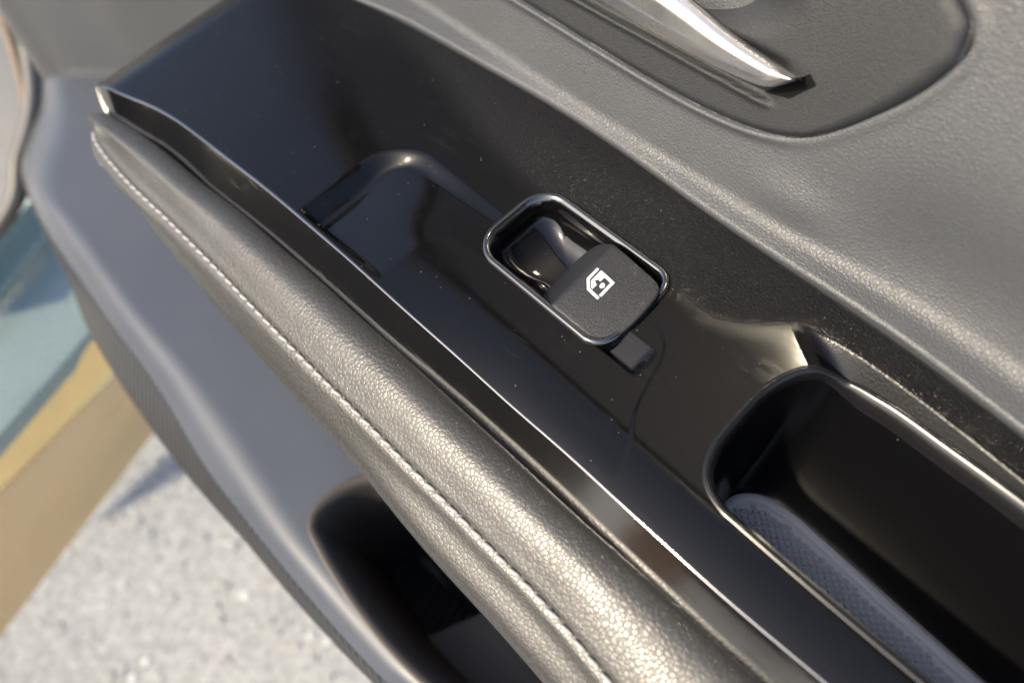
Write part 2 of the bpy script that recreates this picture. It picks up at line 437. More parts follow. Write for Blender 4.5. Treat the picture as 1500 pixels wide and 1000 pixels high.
T = {
    'ridge': [[-255.84,-77.21,-1.56],[-239.61,-71.0,0.0],[-219.49,-64.61,0.0],[-202.8,-61.57,0.0],[-184.45,-59.97,0.0],[-155.97,-57.74,0.0],[-129.47,-55.66,0.0],[-105.38,-54.69,0.0],[-77.49,-53.52,0.0],[-65.85,-53.21,0.0],[-37.05,-52.61,0.0],[-5.48,-51.35,0.0],[21.19,-50.97,0.0],[44.73,-49.81,0.0],[70.13,-49.91,0.0],[88.92,-49.57,0.0],[109.16,-49.36,0.0],[127.74,-48.24,0.0],[138.18,-47.65,0.0]],
    'gap': [[-298.34,-83.79,-35.0],[-256.05,-80.84,-14.61],[-234.68,-77.82,-13.0],[-206.16,-74.26,-13.0],[-172.08,-72.16,-13.0],[-143.39,-68.58,-13.0],[-117.32,-67.67,-13.0],[-90.62,-65.65,-13.0],[-58.16,-64.54,-13.0],[-26.05,-63.53,-13.0],[3.51,-62.96,-13.0],[29.89,-61.95,-13.0],[54.56,-61.49,-13.0],[66.42,-60.98,-13.0],[85.17,-59.23,-13.0],[103.6,-58.61,-13.0],[128.1,-57.89,-13.0]],
    'farend': [[-251.03,-81.19,-0.55],[-255.26,-75.82,-1.41],[-255.88,-69.7,-1.57],[-257.77,-55.11,-2.11],[-266.05,-32.22,-5.4],[-295.86,-11.43,-22.0],[-261.74,0.54,-3.5]],
    'stitch': [[-261.66,-96.54,-24.47],[-234.4,-96.22,-21.0],[-207.13,-96.1,-21.0],[-179.39,-94.17,-21.0],[-154.48,-93.25,-21.0],[-135.65,-92.55,-21.0],[-92.27,-91.71,-21.0],[-62.48,-90.94,-21.0],[-45.19,-90.27,-21.0],[-20.85,-89.32,-21.0],[2.16,-88.76,-21.0],[26.7,-87.48,-21.0],[33.32,-87.54,-21.0],[60.84,-86.46,-21.0],[82.42,-86.77,-21.0],[97.49,-87.82,-21.0]],
    'outer': [[-321.14,-94.58,-64.0],[-267.69,-98.83,-48.24],[-223.53,-100.25,-42.0],[-189.37,-102.41,-42.0],[-163.2,-102.92,-42.0],[-109.02,-103.48,-42.0],[-60.9,-103.15,-42.0],[-26.35,-102.61,-42.0],[10.48,-103.83,-42.0],[34.2,-103.6,-42.0],[54.18,-102.89,-42.0],[81.5,-102.83,-42.0]],
    'seam': [[-196.57,38.99,0.0],[-172.61,43.4,0.0],[-138.05,46.16,0.0],[-110.77,47.44,0.0],[-91.13,48.77,0.0],[-55.06,50.03,0.0],[-20.71,49.43,0.0],[6.25,48.0,-0.0],[54.15,46.82,0.0],[86.28,46.2,0.0],[110.89,45.02,0.0],[137.97,43.08,-0.0]],
    'lowE': [[-622.75,-88.34,-185.0],[-599.38,-98.05,-185.0],[-581.6,-108.01,-185.0],[-561.51,-126.28,-185.0],[-535.47,-146.08,-185.0],[-503.28,-157.99,-185.0],[-440.47,-167.05,-185.0],[-379.19,-173.82,-185.0],[-328.51,-182.05,-185.0],[-256.22,-185.25,-185.0],[-183.35,-184.14,-185.0],[-117.89,-178.84,-185.0],[-77.28,-176.47,-185.0],[-30.49,-171.83,-185.0],[0.43,-167.63,-185.0],[59.85,-158.49,-185.0]],
    'lowI': [[-576.81,-88.1,-160.0],[-554.31,-96.84,-160.0],[-535.52,-106.52,-160.0],[-514.71,-123.95,-160.0],[-489.0,-143.14,-160.0],[-459.73,-154.01,-160.0],[-403.76,-160.78,-160.0],[-340.63,-162.32,-160.0],[-291.8,-163.33,-160.0],[-229.86,-163.3,-160.0],[-161.31,-168.06,-160.0],[-100.69,-167.26,-160.0],[-63.33,-165.65,-160.0],[-18.99,-162.65,-160.0],[13.11,-158.66,-160.0],[69.62,-149.27,-160.0]],
    'lowS': [[-540.52,-84.19,-143.0],[-517.6,-91.44,-143.0],[-494.11,-100.92,-143.0],[-465.42,-118.16,-143.0],[-441.98,-137.42,-143.0],[-418.46,-146.73,-143.0],[-376.89,-147.32,-143.0],[-328.88,-148.61,-143.0],[-279.02,-150.16,-143.0],[-215.28,-149.28,-143.0],[-149.2,-151.86,-143.0],[-86.88,-156.18,-143.0],[-51.48,-155.67,-143.0],[-9.42,-153.38,-143.0],[22.76,-149.41,-143.0],[87.2,-131.01,-143.0]],
    'lowF': [[-471.12,-26.03,-152.0],[-441.58,-35.79,-152.0],[-403.86,-50.42,-152.0],[-379.8,-56.63,-152.0],[-354.2,-60.52,-152.0],[-327.48,-70.13,-152.0],[-296.94,-82.28,-152.0],[-260.85,-87.32,-152.0],[-220.15,-85.88,-152.0],[-171.15,-86.94,-152.0],[-126.53,-87.9,-152.0],[-73.94,-88.27,-152.0],[-40.25,-86.8,-152.0],[1.04,-84.99,-152.0],[38.68,-83.35,-152.0],[89.07,-89.41,-152.0]],
    'chamfer': [[40.0,33.0],[64.0,33.2],[84.0,35.5],[104.0,35.4],[122.5,34.4],[145.0,32.4],[240.0,24.0]],
    'lip': [[97.0,-31.5],[91.8,-31.4],[84.5,-29.2],[80.5,-25.8],[78.3,-22.0],[76.2,-15.7],[75.2,-6.0],[74.9,5.5],[76.3,13.9],[79.0,20.2],[84.0,26.0],[91.0,29.7],[104.0,31.1],[125.0,30.6],[150.0,29.4],[200.0,26.0],[238.0,20.0],[250.0,8.0],[252.0,-5.0],[248.0,-20.0],[235.0,-28.0],[200.0,-29.5],[150.0,-31.0],[120.0,-31.5]],
    'icon_bracket': [[5.43,4.0],[5.57,-1.14],[8.47,-3.89],[13.79,-4.35]],
    'icon_frame': [[7.0,3.62],[13.35,3.11],[13.53,-3.3]],
    'icon_pane': [[[6.8,4.1],[6.85,-0.1],[7.9,-0.1],[8.6,1.0],[9.75,3.3]],[[6.85,-0.1],[6.9,-1.1],[8.7,-2.8],[9.55,-3.1],[9.6,-0.9],[8.9,-0.7],[7.9,-0.1]],[[8.6,1.0],[9.6,0.7],[9.75,3.3]]],
    'icon_dot': [[10.64,-0.75],[10.42,0.7],[11.0,1.1],[11.85,0.9],[12.35,-0.03],[11.71,-1.1]],
    'plate': [[-91.9,20.8],[-56.6,20.0],[-24.7,19.6],[-5.5,20.0],[12.0,21.6],[25.5,24.2],[35.1,28.0],[42.0,33.2],[50.5,41.8],[60.8,54.8],[66.1,65.4],[66.7,71.0],[64.2,76.0],[58.7,80.0],[45.0,86.0],[20.0,90.0],[-60.0,92.0],[-150.0,92.0],[-185.0,82.0],[-196.0,62.0],[-190.0,38.0],[-170.0,26.0],[-130.0,21.5]],
    'pocket': [[-74.0,-98.0],[-80.0,-104.5],[-84.2,-119.6],[-82.3,-134.0],[-76.0,-141.2],[-62.0,-144.2],[-46.0,-146.0],[-20.6,-147.2],[5.0,-146.5],[35.0,-142.5],[70.0,-137.0],[95.0,-125.0],[98.0,-108.0],[90.0,-95.0],[0.0,-94.0],[-50.0,-95.0]],
    'sill': [[[-0.4771,-0.0891,-0.262],[-0.4346,-0.1438,-0.262]],[[-0.4423,-0.1016,-0.268],[-0.4119,-0.155,-0.268]],[[-0.3693,-0.1112,-0.276],[-0.3269,-0.1895,-0.276]],[[-0.3688,-0.1122,-0.281],[-0.3265,-0.1922,-0.281]],[[-0.3645,-0.1137,-0.315],[-0.3235,-0.2107,-0.315]],[[-0.3631,-0.1135,-0.318],[-0.323,-0.2124,-0.318]],[[-0.4073,-0.1115,-0.4],[-0.3328,-0.251,-0.4]]],
    'seal': [[-835.9,-39.8,-184.9],[-803.7,-58.1,-207.9],[-774.0,-74.7,-229.1],[-749.0,-92.1,-247.8],[-729.8,-111.4,-263.7],[-715.2,-135.8,-278.4],[-704.5,-160.0,-290.8],[-684.9,-187.8,-309.3],[-677.9,-225.2,-323.1],[-677.8,-261.2,-332.6]],
    'seal2': [[-850.9,-61.2,-193.8],[-816.9,-78.2,-217.5],[-785.0,-92.9,-239.4],[-758.4,-109.0,-258.7],[-737.0,-126.4,-275.4],[-715.4,-152.5,-294.5],[-700.1,-176.7,-309.5],[-685.9,-211.1,-326.6],[-684.3,-245.9,-336.7]],
    'seal3': [[-677.9,-170.2,-320.4],[-678.7,-184.9,-323.7],[-672.1,-207.7,-333.5],[-666.8,-244.7,-346.3],[-666.9,-285.9,-357.1]],
    'kick': [[-1016.7,-81.2,-119.5],[-859.0,-35.6,-196.6],[-802.4,-83.8,-241.3],[-758.2,-118.1,-275.3],[-725.8,-156.1,-303.7],[-704.1,-196.9,-326.7],[-693.3,-240.4,-344.3],[-716.3,-414.3,-377.1]],
    'jamb': [[-1086.2,-84.1,-102.2],[-898.1,125.2,-153.4],[-663.8,-134.6,-354.3],[-636.9,-218.1,-391.5],[-655.8,-314.9,-406.3],[-639.0,-580.0,-485.6]],
}

# ------------------------------------------------------------------ the ground
W3 = lambda v: RX @ Vector(v) * K                # door units -> world
GZ = -0.60
me = bpy.data.meshes.new('ground')
a = np.linspace(0, 2 * math.pi, 64, endpoint=False)
me.from_pydata([(60 * math.cos(t), 60 * math.sin(t), GZ) for t in a], [], [tuple(range(64))])
me.materials.append(MAT['asphalt'])
g = bpy.data.objects.new('ground', me); COL.objects.link(g)
tag(g, 'pale worn asphalt far below the open door', None, None, 'structure')

rs = np.random.default_rng(5)
V = []; F = []
for i in range(2600):
    cx = rs.uniform(-1.1, .45); cy = rs.uniform(-.75, .35); r = rs.uniform(.0022, .0052)
    b = len(V); a0 = rs.uniform(0, 6.28)
    for z, q in ((-.001, 1.), (.45 * r, .85)):
        for k in range(5):
            t = a0 + k * 1.2566 + rs.uniform(-.2, .2); q2 = q * rs.uniform(.8, 1.15)
            V.append(((cx + r * q2 * math.cos(t)) / K, (cy + r * q2 * math.sin(t)) / K, (GZ + z) / K))
    F += [(b + k, b + (k + 1) % 5, b + 5 + (k + 1) % 5, b + 5 + k) for k in range(5)] + [(b + 5, b + 6, b + 7, b + 8, b + 9)]
gv = mesh_from('gravel', V, F, MAT['stone'], None, smooth=False)
tag(gv, 'loose pale grit scattered on the asphalt', None, None, 'stuff')

# ------------------------------------------------------------------ the door
door = empty('door_card')
door.rotation_euler = (TILT, 0, 0)
tag(door, 'open car door with black glossy armrest trim, grey leather pad and window switch', 'car door')

ridge = np.array(T['ridge']); gap = np.array(T['gap']); stitch = np.array(T['stitch']); outer = np.array(T['outer']); seam = np.array(T['seam'])
wR = lambda s: pchip(*T_R, s)
def table(P, n=6):
    s = np.linspace(P[0, 0], P[-1, 0], 60); return s, smooth1(pchip(P[:, 0], P[:, 1], s), n)
T_R, T_G, T_T, T_O, T_S = (table(p) for p in (ridge, gap[2:], stitch[1:], outer[2:], seam))
wG = lambda s: pchip(*T_G, s); wT = lambda s: pchip(*T_T, s); wO = lambda s: pchip(*T_O, s)
wS = lambda s: np.where(s < T_S[0][0], T_S[1][0], pchip(*T_S, s))
drop = lambda s: -np.maximum(0, -244. - s) ** 2 / 90.

def sd_corner(x, y, r):
    """signed distance (positive inside) of the quadrant x>0, y>0 with its corner rounded by r"""
    q = np.minimum(np.minimum(x, y), 1e9)
    inc = (x < r) & (y < r)
    return np.where(inc, r - np.hypot(r - x, r - y), q)

CH = np.array(T['chamfer'])
def HF(s, w):
    s = np.asarray(s, float); w = np.asarray(w, float)
    h = drop(s)
    # finger channel leading to the switch
    d1 = sd_corner(s + 109.5, 1.2 - w, 24.)
    d2 = -sd_corner(s + 55.0, -20.0 - w, 12.)
    wl = sstep(0, 8.0, d1)
    rp = (np.sqrt((d2 - .8) ** 2 + 1.5) + d2 - .8) / 2 / 40
    ch = wl * np.minimum(rp, 1.1) * (1 - sstep(-42, -24, s)) * sstep(0, 1, (w - wR(s) - 1.0) / 3.2)
    h = h - (2.4 + 4.0 * sstep(3, -36, w)) * ch
    # shallow field in front of the switch with its thin step
    cr = pchip([-60, -34, -27, -15.5, -4.6, -1, 1.7], [66, 57, 52.1, 47.4, 43.6, 40.8, 36.5], w)
    h = h - .2 * sstep(-.5, .5, cr - s) * sstep(-48, -38, w) * sstep(-.5, .5, 1.8 - w) * sstep(15, 24, s)
    # facet in front of the switch, slanted to shape in a bright sky reflection
    h = h - np.clip((-5.2 - w) * .38, 0, 3.8) * sstep(-17.5, -14.5, w) * sstep(43, 38.5, s) * sstep(18, 24, s)
    # roll towards the cabin edge
    h = h - 2.6 * np.clip((-30 - w) / 20, 0, 2) ** 2 * sstep(-70, 30, s)
    # chamfer above the pull cup
    wc = pchip(CH[:, 0], CH[:, 1], s)
    c = np.clip((wc - w) / 5.6, 0, 1.06)
    rr = .12
    c = np.where(c < rr, c * c / (2 * rr), c - rr / 2)
    left = sstep(-1.0, 11.0, (s - 64.3) * .49 + (w - 32.4) * .87 + .2)
    h = h - (3.6 + 3.6 * sstep(66, 100, s)) * c * left * sstep(4, 16, w)
    return h

# outline of the trim: cabin edge A(t) and panel edge B(t)
sA = np.concatenate([np.linspace(-266, -232, 46), np.linspace(-231.5, 235, 900)])
A = np.stack([sA, wR(sA)], 1)
A[:, 1] = np.where(sA < -232, np.interp(sA, [-266, -250, -240, -232], [-77.2, -73.6, -71.0, wR(np.array([-232.]))[0]]), A[:, 1])
A[:, 1] = smooth1(A[:, 1], 10)
bt = [-266, -264, -261, -257, -252, -246, -238, -228, -214, -196, -176, -150, -120]
bp = [(-272, -73.5), (-279, -66), (-284, -56), (-287, -44), (-288.5, -28), (-286, -8), (-277, 13), (-258, 27), (-232, 35), (-204, 39), (-178, 42.5), (-150, 45), (-120, 47)]
Bf = np.array(bp)
B = np.stack([np.where(sA < -120, pchip(bt, Bf[:, 0], sA), sA), np.where(sA < -120, pchip(bt, Bf[:, 1], sA), wS(sA))], 1)
B[:, 1] = smooth1(B[:, 1], 12)
v = np.concatenate([np.linspace(0, 1, 250)])
SW = A[:, None, :] * (1 - v)[None, :, None] + B[:, None, :] * v[None, :, None]
P = np.concatenate([SW, HF(SW[..., 0], SW[..., 1])[..., None]], -1)

LIP = ccw(spline(T['lip'], 300, True))
LIP = np.concatenate([LIP, HF(LIP[:, 0], LIP[:, 1])[:, None]], 1)
BZ = dict(x0=-40.5, x1=28.8, y0=-19.0, y1=20.6)
BZH = rrect(-39, 27.3, -17.5, 19.1, [9, 13, 13, 9], 12)
lip_in = offset(LIP, .8)
def keep_trim(c):
    return ~(inside(lip_in, c[:, 0], c[:, 1]) | inside(BZH, c[:, 0], c[:, 1]))
trim = grid('armrest_trim', P, MAT['trim'], door, keep_trim)
trim['label'] = 'black plastic armrest trim with finger channel and polished cabin edge'

# bevelled piano-black edge round the cabin side and the far end
far = B[:40][::-1]
path = np.vstack([far[:-1], A])
tn = np.gradient(path, axis=0); tn /= np.linalg.norm(tn, axis=1, keepdims=True)
tn = np.stack([smooth1(tn[:, 0], 8), smooth1(tn[:, 1], 8)], 1); tn /= np.linalg.norm(tn, axis=1, keepdims=True)
on = np.stack([tn[:, 1], -tn[:, 0]], 1)          # outward: towards the cabin
bw = np.where(np.arange(len(path)) < len(far) - 1, 4.0, np.interp(path[:, 0], [-266, -250, -225, -170, -58, 60, 235], [5., 7.5, 10, 12.6, 11.4, 11.3, 10.2]))
bw = smooth1(bw, 30)
h0 = HF(path[:, 0], path[:, 1])
def st(off, dh):
    off = np.asarray(off) * np.ones(len(path))
    return np.concatenate([path + on * off[:, None], (h0 + dh)[:, None]], 1)
sec = corners([st(-.6, -.02), st(.5, .05), st(bw, -12.8), st(bw - 1.5, -15.5), st(bw - 4, -26)], [2.4, .9, .6], 9, 6)
bev = grid('trim_edge', sec, MAT['edge'], trim)
bev.data.materials.append(MAT['trim'])
nb = sec.shape[1] - 1
mi = np.zeros(len(bev.data.polygons), np.int32); mi[:(len(far) + 7) * nb] = 1
bev.data.polygons.foreach_set('material_index', mi)
bev['label'] = 'piano black bevelled edge of the armrest trim'

# window switch
sw = empty('window_switch', door)
def rr(ins, h, x=BZ):
    n = rrect(x['x0'] + ins, x['x1'] - ins, x['y0'] + ins, x['y1'] - ins, np.maximum(np.array([9., 13, 13, 9.]) - ins, 1.2), 14)
    return np.concatenate([n, np.full((len(n), 1), h)], 1)
R = [rr(-.4, -2.2), rr(0, -.1), rr(.15, .6), rr(.5, 1.1), rr(1.0, 1.4), rr(1.6, 1.45), rr(2.2, 1.25), rr(2.8, .75), rr(3.3, 0), rr(3.9, -1.4), rr(4.4, -3.2), rr(4.7, -5)]
bz = rings('bezel', R, MAT['bezel'], sw, cap=False)
bz['label'] = 'glossy raised bezel framing the window switch'
R = []
for i, th in enumerate(np.linspace(0, math.pi / 2, 14)):
    e = 1 - math.cos(th)
    o = rr(4.65, -4.6); c = np.array([-8., 0., 0.])
    q = o.copy(); q[:, :2] = o[:, :2] * (1 - .85 * e) + c[:2] * .85 * e; q[:, 2] = -4.6 - 11 * math.sin(th)
    R.append(q)
rings('bowl', R, MAT['bowl'], sw)['label'] = 'dusty glossy black well of the switch'
# rocker button
bo = ccw(spline([(-6.6, -12.8), (-7.4, -6), (-7.6, 3), (-6.8, 10), (-5.0, 13.4), (-1, 14.7), (6, 14.6), (16, 13.9), (25.2, 12.9), (27.8, 11), (29.0, 5), (29.3, -2), (28.7, -9), (27.2, -15.2), (25.0, -16.6), (14, -16.9), (2, -17.0), (-3.5, -16.6), (-5.8, -15.2)], 160, True))
def btop(p, dz=0.):
    s, w_ = p[:, 0], p[:, 1]
    f = 2.6 - s
    h = 3.9 - .75 * (np.sqrt(f * f + .06) + f) / 2 * 1.0 + .0 * w_
    h = h + .10 * (w_ - 8) - .0012 * (w_ - 3) ** 2 - .0012 * np.clip(s - 4, 0, 40) ** 2
    return np.concatenate([p[:, :2], (h + dz)[:, None]], 1)
R = [np.concatenate([offset(bo, -.2), np.full((len(bo), 1), -10.)], 1), btop(offset(bo, -.1), -4.), btop(offset(bo, -.0), -1.2), btop(offset(bo, .08), -.45), btop(offset(bo, .28), -.14), btop(offset(bo, .65), 0)]
cc = np.array([[10., -1.]])
for k in np.linspace(.0, 1, 16)[1:]:
    q = offset(bo, .65); R.append(btop(q * (1 - k * .97) + cc * k * .97))
but = rings('rocker_button', R, MAT['button'], sw)
but['label'] = 'matte black rocker button with white window symbol'
def stroke(pts, wd):
    """flat outline strip polygons for a polyline of given width"""
    pts = np.asarray(pts, float); n = len(pts); L = []; Rr = []
    for i in range(n):
        d1 = pts[i] - pts[i - 1] if i > 0 else pts[1] - pts[0]
        d2 = pts[i + 1] - pts[i] if i < n - 1 else pts[-1] - pts[-2]
        d1 = d1 / np.linalg.norm(d1); d2 = d2 / np.linalg.norm(d2)
        b = d1 + d2; b /= np.linalg.norm(b); nn = np.array([-b[1], b[0]])
        k = wd / 2 / max(.4, abs(nn @ np.array([-d1[1], d1[0]])))
        L.append(pts[i] + nn * k); Rr.append(pts[i] - nn * k)
    return L, Rr
V = []; F = []
def add_strip(pts, wd):
    L, Rr = stroke(pts, wd); b = len(V); n = len(L)
    V.extend(L); V.extend(Rr)
    for i in range(n - 1): F.append((b + i, b + n + i, b + n + i + 1, b + i + 1))
def add_poly(pts):
    b = len(V); V.extend(np.array(p, float) for p in pts); F.append(tuple(range(b, b + len(pts))))
add_strip(T['icon_bracket'], 1.05); add_strip(T['icon_frame'], 1.1)
for p in T['icon_pane']: add_poly(p)
add_poly(T['icon_dot'])
iv = btop(np.array(V), .1)
mesh_from('window_symbol', iv, F, MAT['white'], but, smooth=False)['label'] = 'white printed window symbol'

# pull cup
def lerp_ring(e, h):
    s, w_ = LIP2[:, 0], LIP2[:, 1]
    bs = 80.5 + (s - 75) * (245 - 80.5) / (252 - 75); bw_ = -30 + (w_ + 31.5) * (26.5 / 62)
    return np.stack([s * (1 - e) + bs * e, w_ * (1 - e) + bw_ * e, h], 1)
lf = 1 + 1.1 * sstep(2, 22, LIP[:, 1]) * sstep(84, 100, LIP[:, 0])
LIP2 = offset(LIP, 2.4 * lf) + np.stack([0 * lf, 0 * lf, -(lf - 1) * 2], 1)
R = [offset(LIP, -1.2) + [0, 0, -.25], offset(LIP, -.7) + [0, 0, .22], offset(LIP, 0) + [0, 0, .38]] + [offset(LIP, d_ * lf) + np.stack([0 * lf, 0 * lf, h_ * lf], 1) for d_, h_ in ((.4, .3), (.8, .08), (1.2, -.3), (1.6, -.85), (1.95, -1.6), (2.2, -2.5), (2.4, -4.))]
lipo = rings('cup_lip', R, MAT['lip'], door, cap=False)
lipo['label'] = 'rolled gloss lip of the pull cup'
R = []
hl = LIP2[:, 2] - 3.8
for th in np.linspace(0, math.pi / 2, 24):
    u = th / (math.pi / 2); e = u - .10 * math.sin(2 * th) ; z_ = 1 - (1 - u) ** 1.25
    R.append(lerp_ring(e, hl + (-46 - hl) * z_))
cup = rings('pull_cup', R, MAT['cup'], door)
cup['label'] = 'deep satin black pull cup in the armrest'
# rubber mat in the cup: rim and field of raised diamonds
mo = ccw(spline([(81.6, -20), (81.8, -15), (83.2, -10.8), (88.5, -6), (98, -3.6), (115, -3.8), (140, -5.2), (170, -6.4), (210, -8), (238, -11), (240, -19), (236, -27), (215, -29), (150, -29.5), (95, -29), (86, -26.5)], 220, True))
mz = lambda p, h: np.concatenate([p, np.full((len(p), 1), h)], 1)
R = [mz(mo, -46.2), mz(mo, -44.6), mz(offset(mo, .3), -44.2), mz(offset(mo, 2.9), -44.0), mz(offset(mo, 3.2), -44.2), mz(offset(mo, 3.7), -44.9), mz(offset(mo, 4.4), -45.0)]
mat_o = rings('cup_mat', R, MAT['mat'], cup)
mat_o['label'] = 'grey rubber mat with raised diamond pattern'
fld = offset(mo, 4.7); V = []; F = []
p = 2.55
for i in range(-60, 140):
    for j in range(-30, 30):
        x = 82 + i * p * .5 * 1.25; y = -17 + j * p + (i % 2) * p / 2
        if not inside(fld, np.array([x]), np.array([y]))[0] or x > 215: continue
        b = len(V); q = p * .47
        V += [(x - q * 1.2, y, -45.02), (x, y - q, -45.02), (x + q * 1.2, y, -45.02), (x, y + q, -45.02),
              (x - q * .45, y, -43.9), (x, y - q * .4, -43.9), (x + q * .45, y, -43.9), (x, y + q * .4, -43.9)]
        F += [(b, b + 1, b + 5, b + 4), (b + 1, b + 2, b + 6, b + 5), (b + 2, b + 3, b + 7, b + 6), (b + 3, b, b + 4, b + 7), (b + 4, b + 5, b + 6, b + 7)]
dm = mesh_from('diamond_studs', V, F, MAT['mat'], mat_o, smooth=False)
dm['kind'] = 'stuff'

# leather pad
sL = np.concatenate([-215 - 54.5 * np.sin(np.linspace(math.pi / 2, 0, 50)), np.linspace(-214, 235, 500)])
e = np.clip(1 - (np.clip(-215 - sL, 0, 54.49) / 54.5) ** 3.2, 1e-4, 1) ** (1 / 2.4)
g_, t_, o_ = wG(np.maximum(sL, -240)), wT(sL), wO(sL)
g_ = np.where(sL < -230, np.interp(sL, [-278, -250, -230], [-83.5, -79.8, wG(np.array([-230.]))[0]]), g_); g_ = smooth1(g_, 10)
secs = [(g_ + 4, -24), (g_ + 1.2, -15.0), (g_ - 1.0, -12.4), (g_ - 5, -11.0), (g_ - 10, -11.2), (g_ * .4 + t_ * .6, -13.6), (t_ + 4.5, -17.6), (t_ + 1.5, -19.8), (t_ + .5, -21.0), (t_ - .6, -21.7), (t_ - 1.6, -21.9), (t_ - 5, -25.2), (o_ + 2.2, -32), (o_ + .1, -42), (o_ + .6, -56), (o_ + 6, -72), (o_ + 25, -88), (o_ + 55, -92)]
wc = np.interp(sL, [-278, -240, -200], [-88, -87, -84])
Q = np.stack([np.stack([w_ * np.ones_like(sL), np.full_like(sL, h_)], 1) for w_, h_ in secs], 1)
Q[..., 0] = wc[:, None] + (Q[..., 0] - wc[:, None]) * e[:, None]
Q[..., 1] = np.where(Q[..., 1] < -22, -22 + (Q[..., 1] + 22) * e[:, None] ** .6, -22 + (Q[..., 1] + 22) * e[:, None] ** .3) + .6 * drop(sL)[:, None]
fine = np.stack([spline(q, 130) for q in Q])
LP = np.concatenate([np.repeat(sL[:, None, None], 130, 1), fine], -1)
pad = grid('armrest_pad', LP, MAT['leather'], door)
pad['label'] = 'grey grained leather armrest pad with stitched seam'
# stitches
def capsule(L, r, n=8, m=7):
    R = []
    for u in np.linspace(-1, 1, m):
        x = L / 2 * u; q = r * math.sqrt(max(.02, 1 - abs(u) ** 3))
        a = np.linspace(0, 2 * math.pi, n, endpoint=False)
        R.append(np.stack([np.full(n, x), q * np.cos(a), q * np.sin(a)], 1))
    return R
ss = np.arange(-262, 150, 6.1)
st_me = None
pw = lambda s: np.interp(s, sL, LP[:, 0, 0] * 0 + wc + (t_ - wc) * e)
ph = lambda s: np.interp(s, sL, -22 + (-21.1 + 22) * e ** .5 + .6 * drop(sL))
for i, s in enumerate(ss):
    p0 = np.array([s - 2.4, pw(s - 2.4), ph(s - 2.4)]); p1 = np.array([s + 2.4, pw(s + 2.4), ph(s + 2.4)])
    if st_me is None:
        o = rings('stitch', capsule(5.3, .8), MAT['thread'], pad); st_me = o.data
    else:
        o = bpy.data.objects.new('stitch', st_me); COL.objects.link(o); o.parent = pad
    c = (p0 + p1) / 2; d = Vector(p1 - p0).normalized()
    rng = math.sin(i * 12.9898) * 43758.5453; rng -= math.floor(rng)
    d = (d + Vector((0, .16 + .10 * (rng - .5), -.10))).normalized()
    o.matrix_local = Matrix.Translation(Vector((c[0], c[1] - .1, c[2] + .5 + .25 * (rng - .5))) * K) @ d.to_track_quat('X', 'Z').to_matrix().to_4x4()

# upper panel
PT = math.radians(62); PD = np.array([0, math.cos(PT), math.sin(PT)]); PN = np.array([0, -math.sin(PT), math.cos(PT)]); P0 = np.array([0, 58., 8.])
onp = lambda s, t, o: np.stack([s + 0 * t, P0[1] + PD[1] * t + PN[1] * o, P0[2] + PD[2] * t + PN[2] * o], -1)
PLO = ccw(spline(T['plate'], 360, True))
sP = np.concatenate([np.linspace(-420, -205, 30), np.linspace(-204, 165, 660), np.linspace(167, 330, 30)])
base = wS(sP)
fillet = np.interp(sP, [-60, 0, 30, 60, 110], [3, 2.4, 4, 14, 22])
tt = lambda w_, h_: np.stack([sP, w_ * np.ones_like(sP), h_ * np.ones_like(sP)], 1)
fo = np.maximum(56., base + 4)
upper = np.concatenate([np.arange(14, 100, .55), np.arange(100, 230, 6.)])
low = corners([tt(base + 2, -8), tt(base + .9, .2), tt(base + 1.7, 1.5), np.stack([sP, P0[1] + PD[1] * -4.5 + 0 * sP, P0[2] + PD[2] * -4.5 + 0 * sP], 1), onp(sP, np.full_like(sP, 13.2), 0)], [.6, 1.0, fillet], 9, 8)
G_ = np.stack([onp(sP, np.full_like(sP, t), 0) for t in upper], 1)
PP = np.concatenate([low, G_], 1)
# moulded lip round the handle plate, pushed in underneath it
tco = (PP - P0) @ PD; sc_ = PP[..., 0]
near = (tco > 8) & (tco < 104) & (sc_ > -206) & (sc_ < 80)
d = np.full(tco.shape, 99.); d[near] = polydist(PLO[::3], sc_[near], tco[near]); ins = inside(PLO, sc_, tco)
lipamt = 1.3 * np.exp(-((d - 2.2) / 1.4) ** 2) * (1 - sstep(10, 40, sc_)) + .35 * np.exp(-((d - 2.6) / 2) ** 2)
off = np.where(ins, -3.0 * sstep(0, 1.2, d), lipamt * sstep(0, .6, d) - 1.4 * np.exp(-(d / .6) ** 2))
# soft belly of the panel towards the near end
off = off + 1.2 * np.exp(-((sc_ - 40) / 16) ** 2 - ((tco - 6) / 7) ** 2) - 5 * np.exp(-((sc_ - 95) / 42) ** 2 - ((tco - 6) / 22) ** 2)
PP = PP + PN * off[..., None]
up = grid('upper_panel', PP, MAT['panel'], door, flip=True)
up['label'] = 'grey grained upper door panel beside the armrest'

PLO = offset(PLO, -.9)
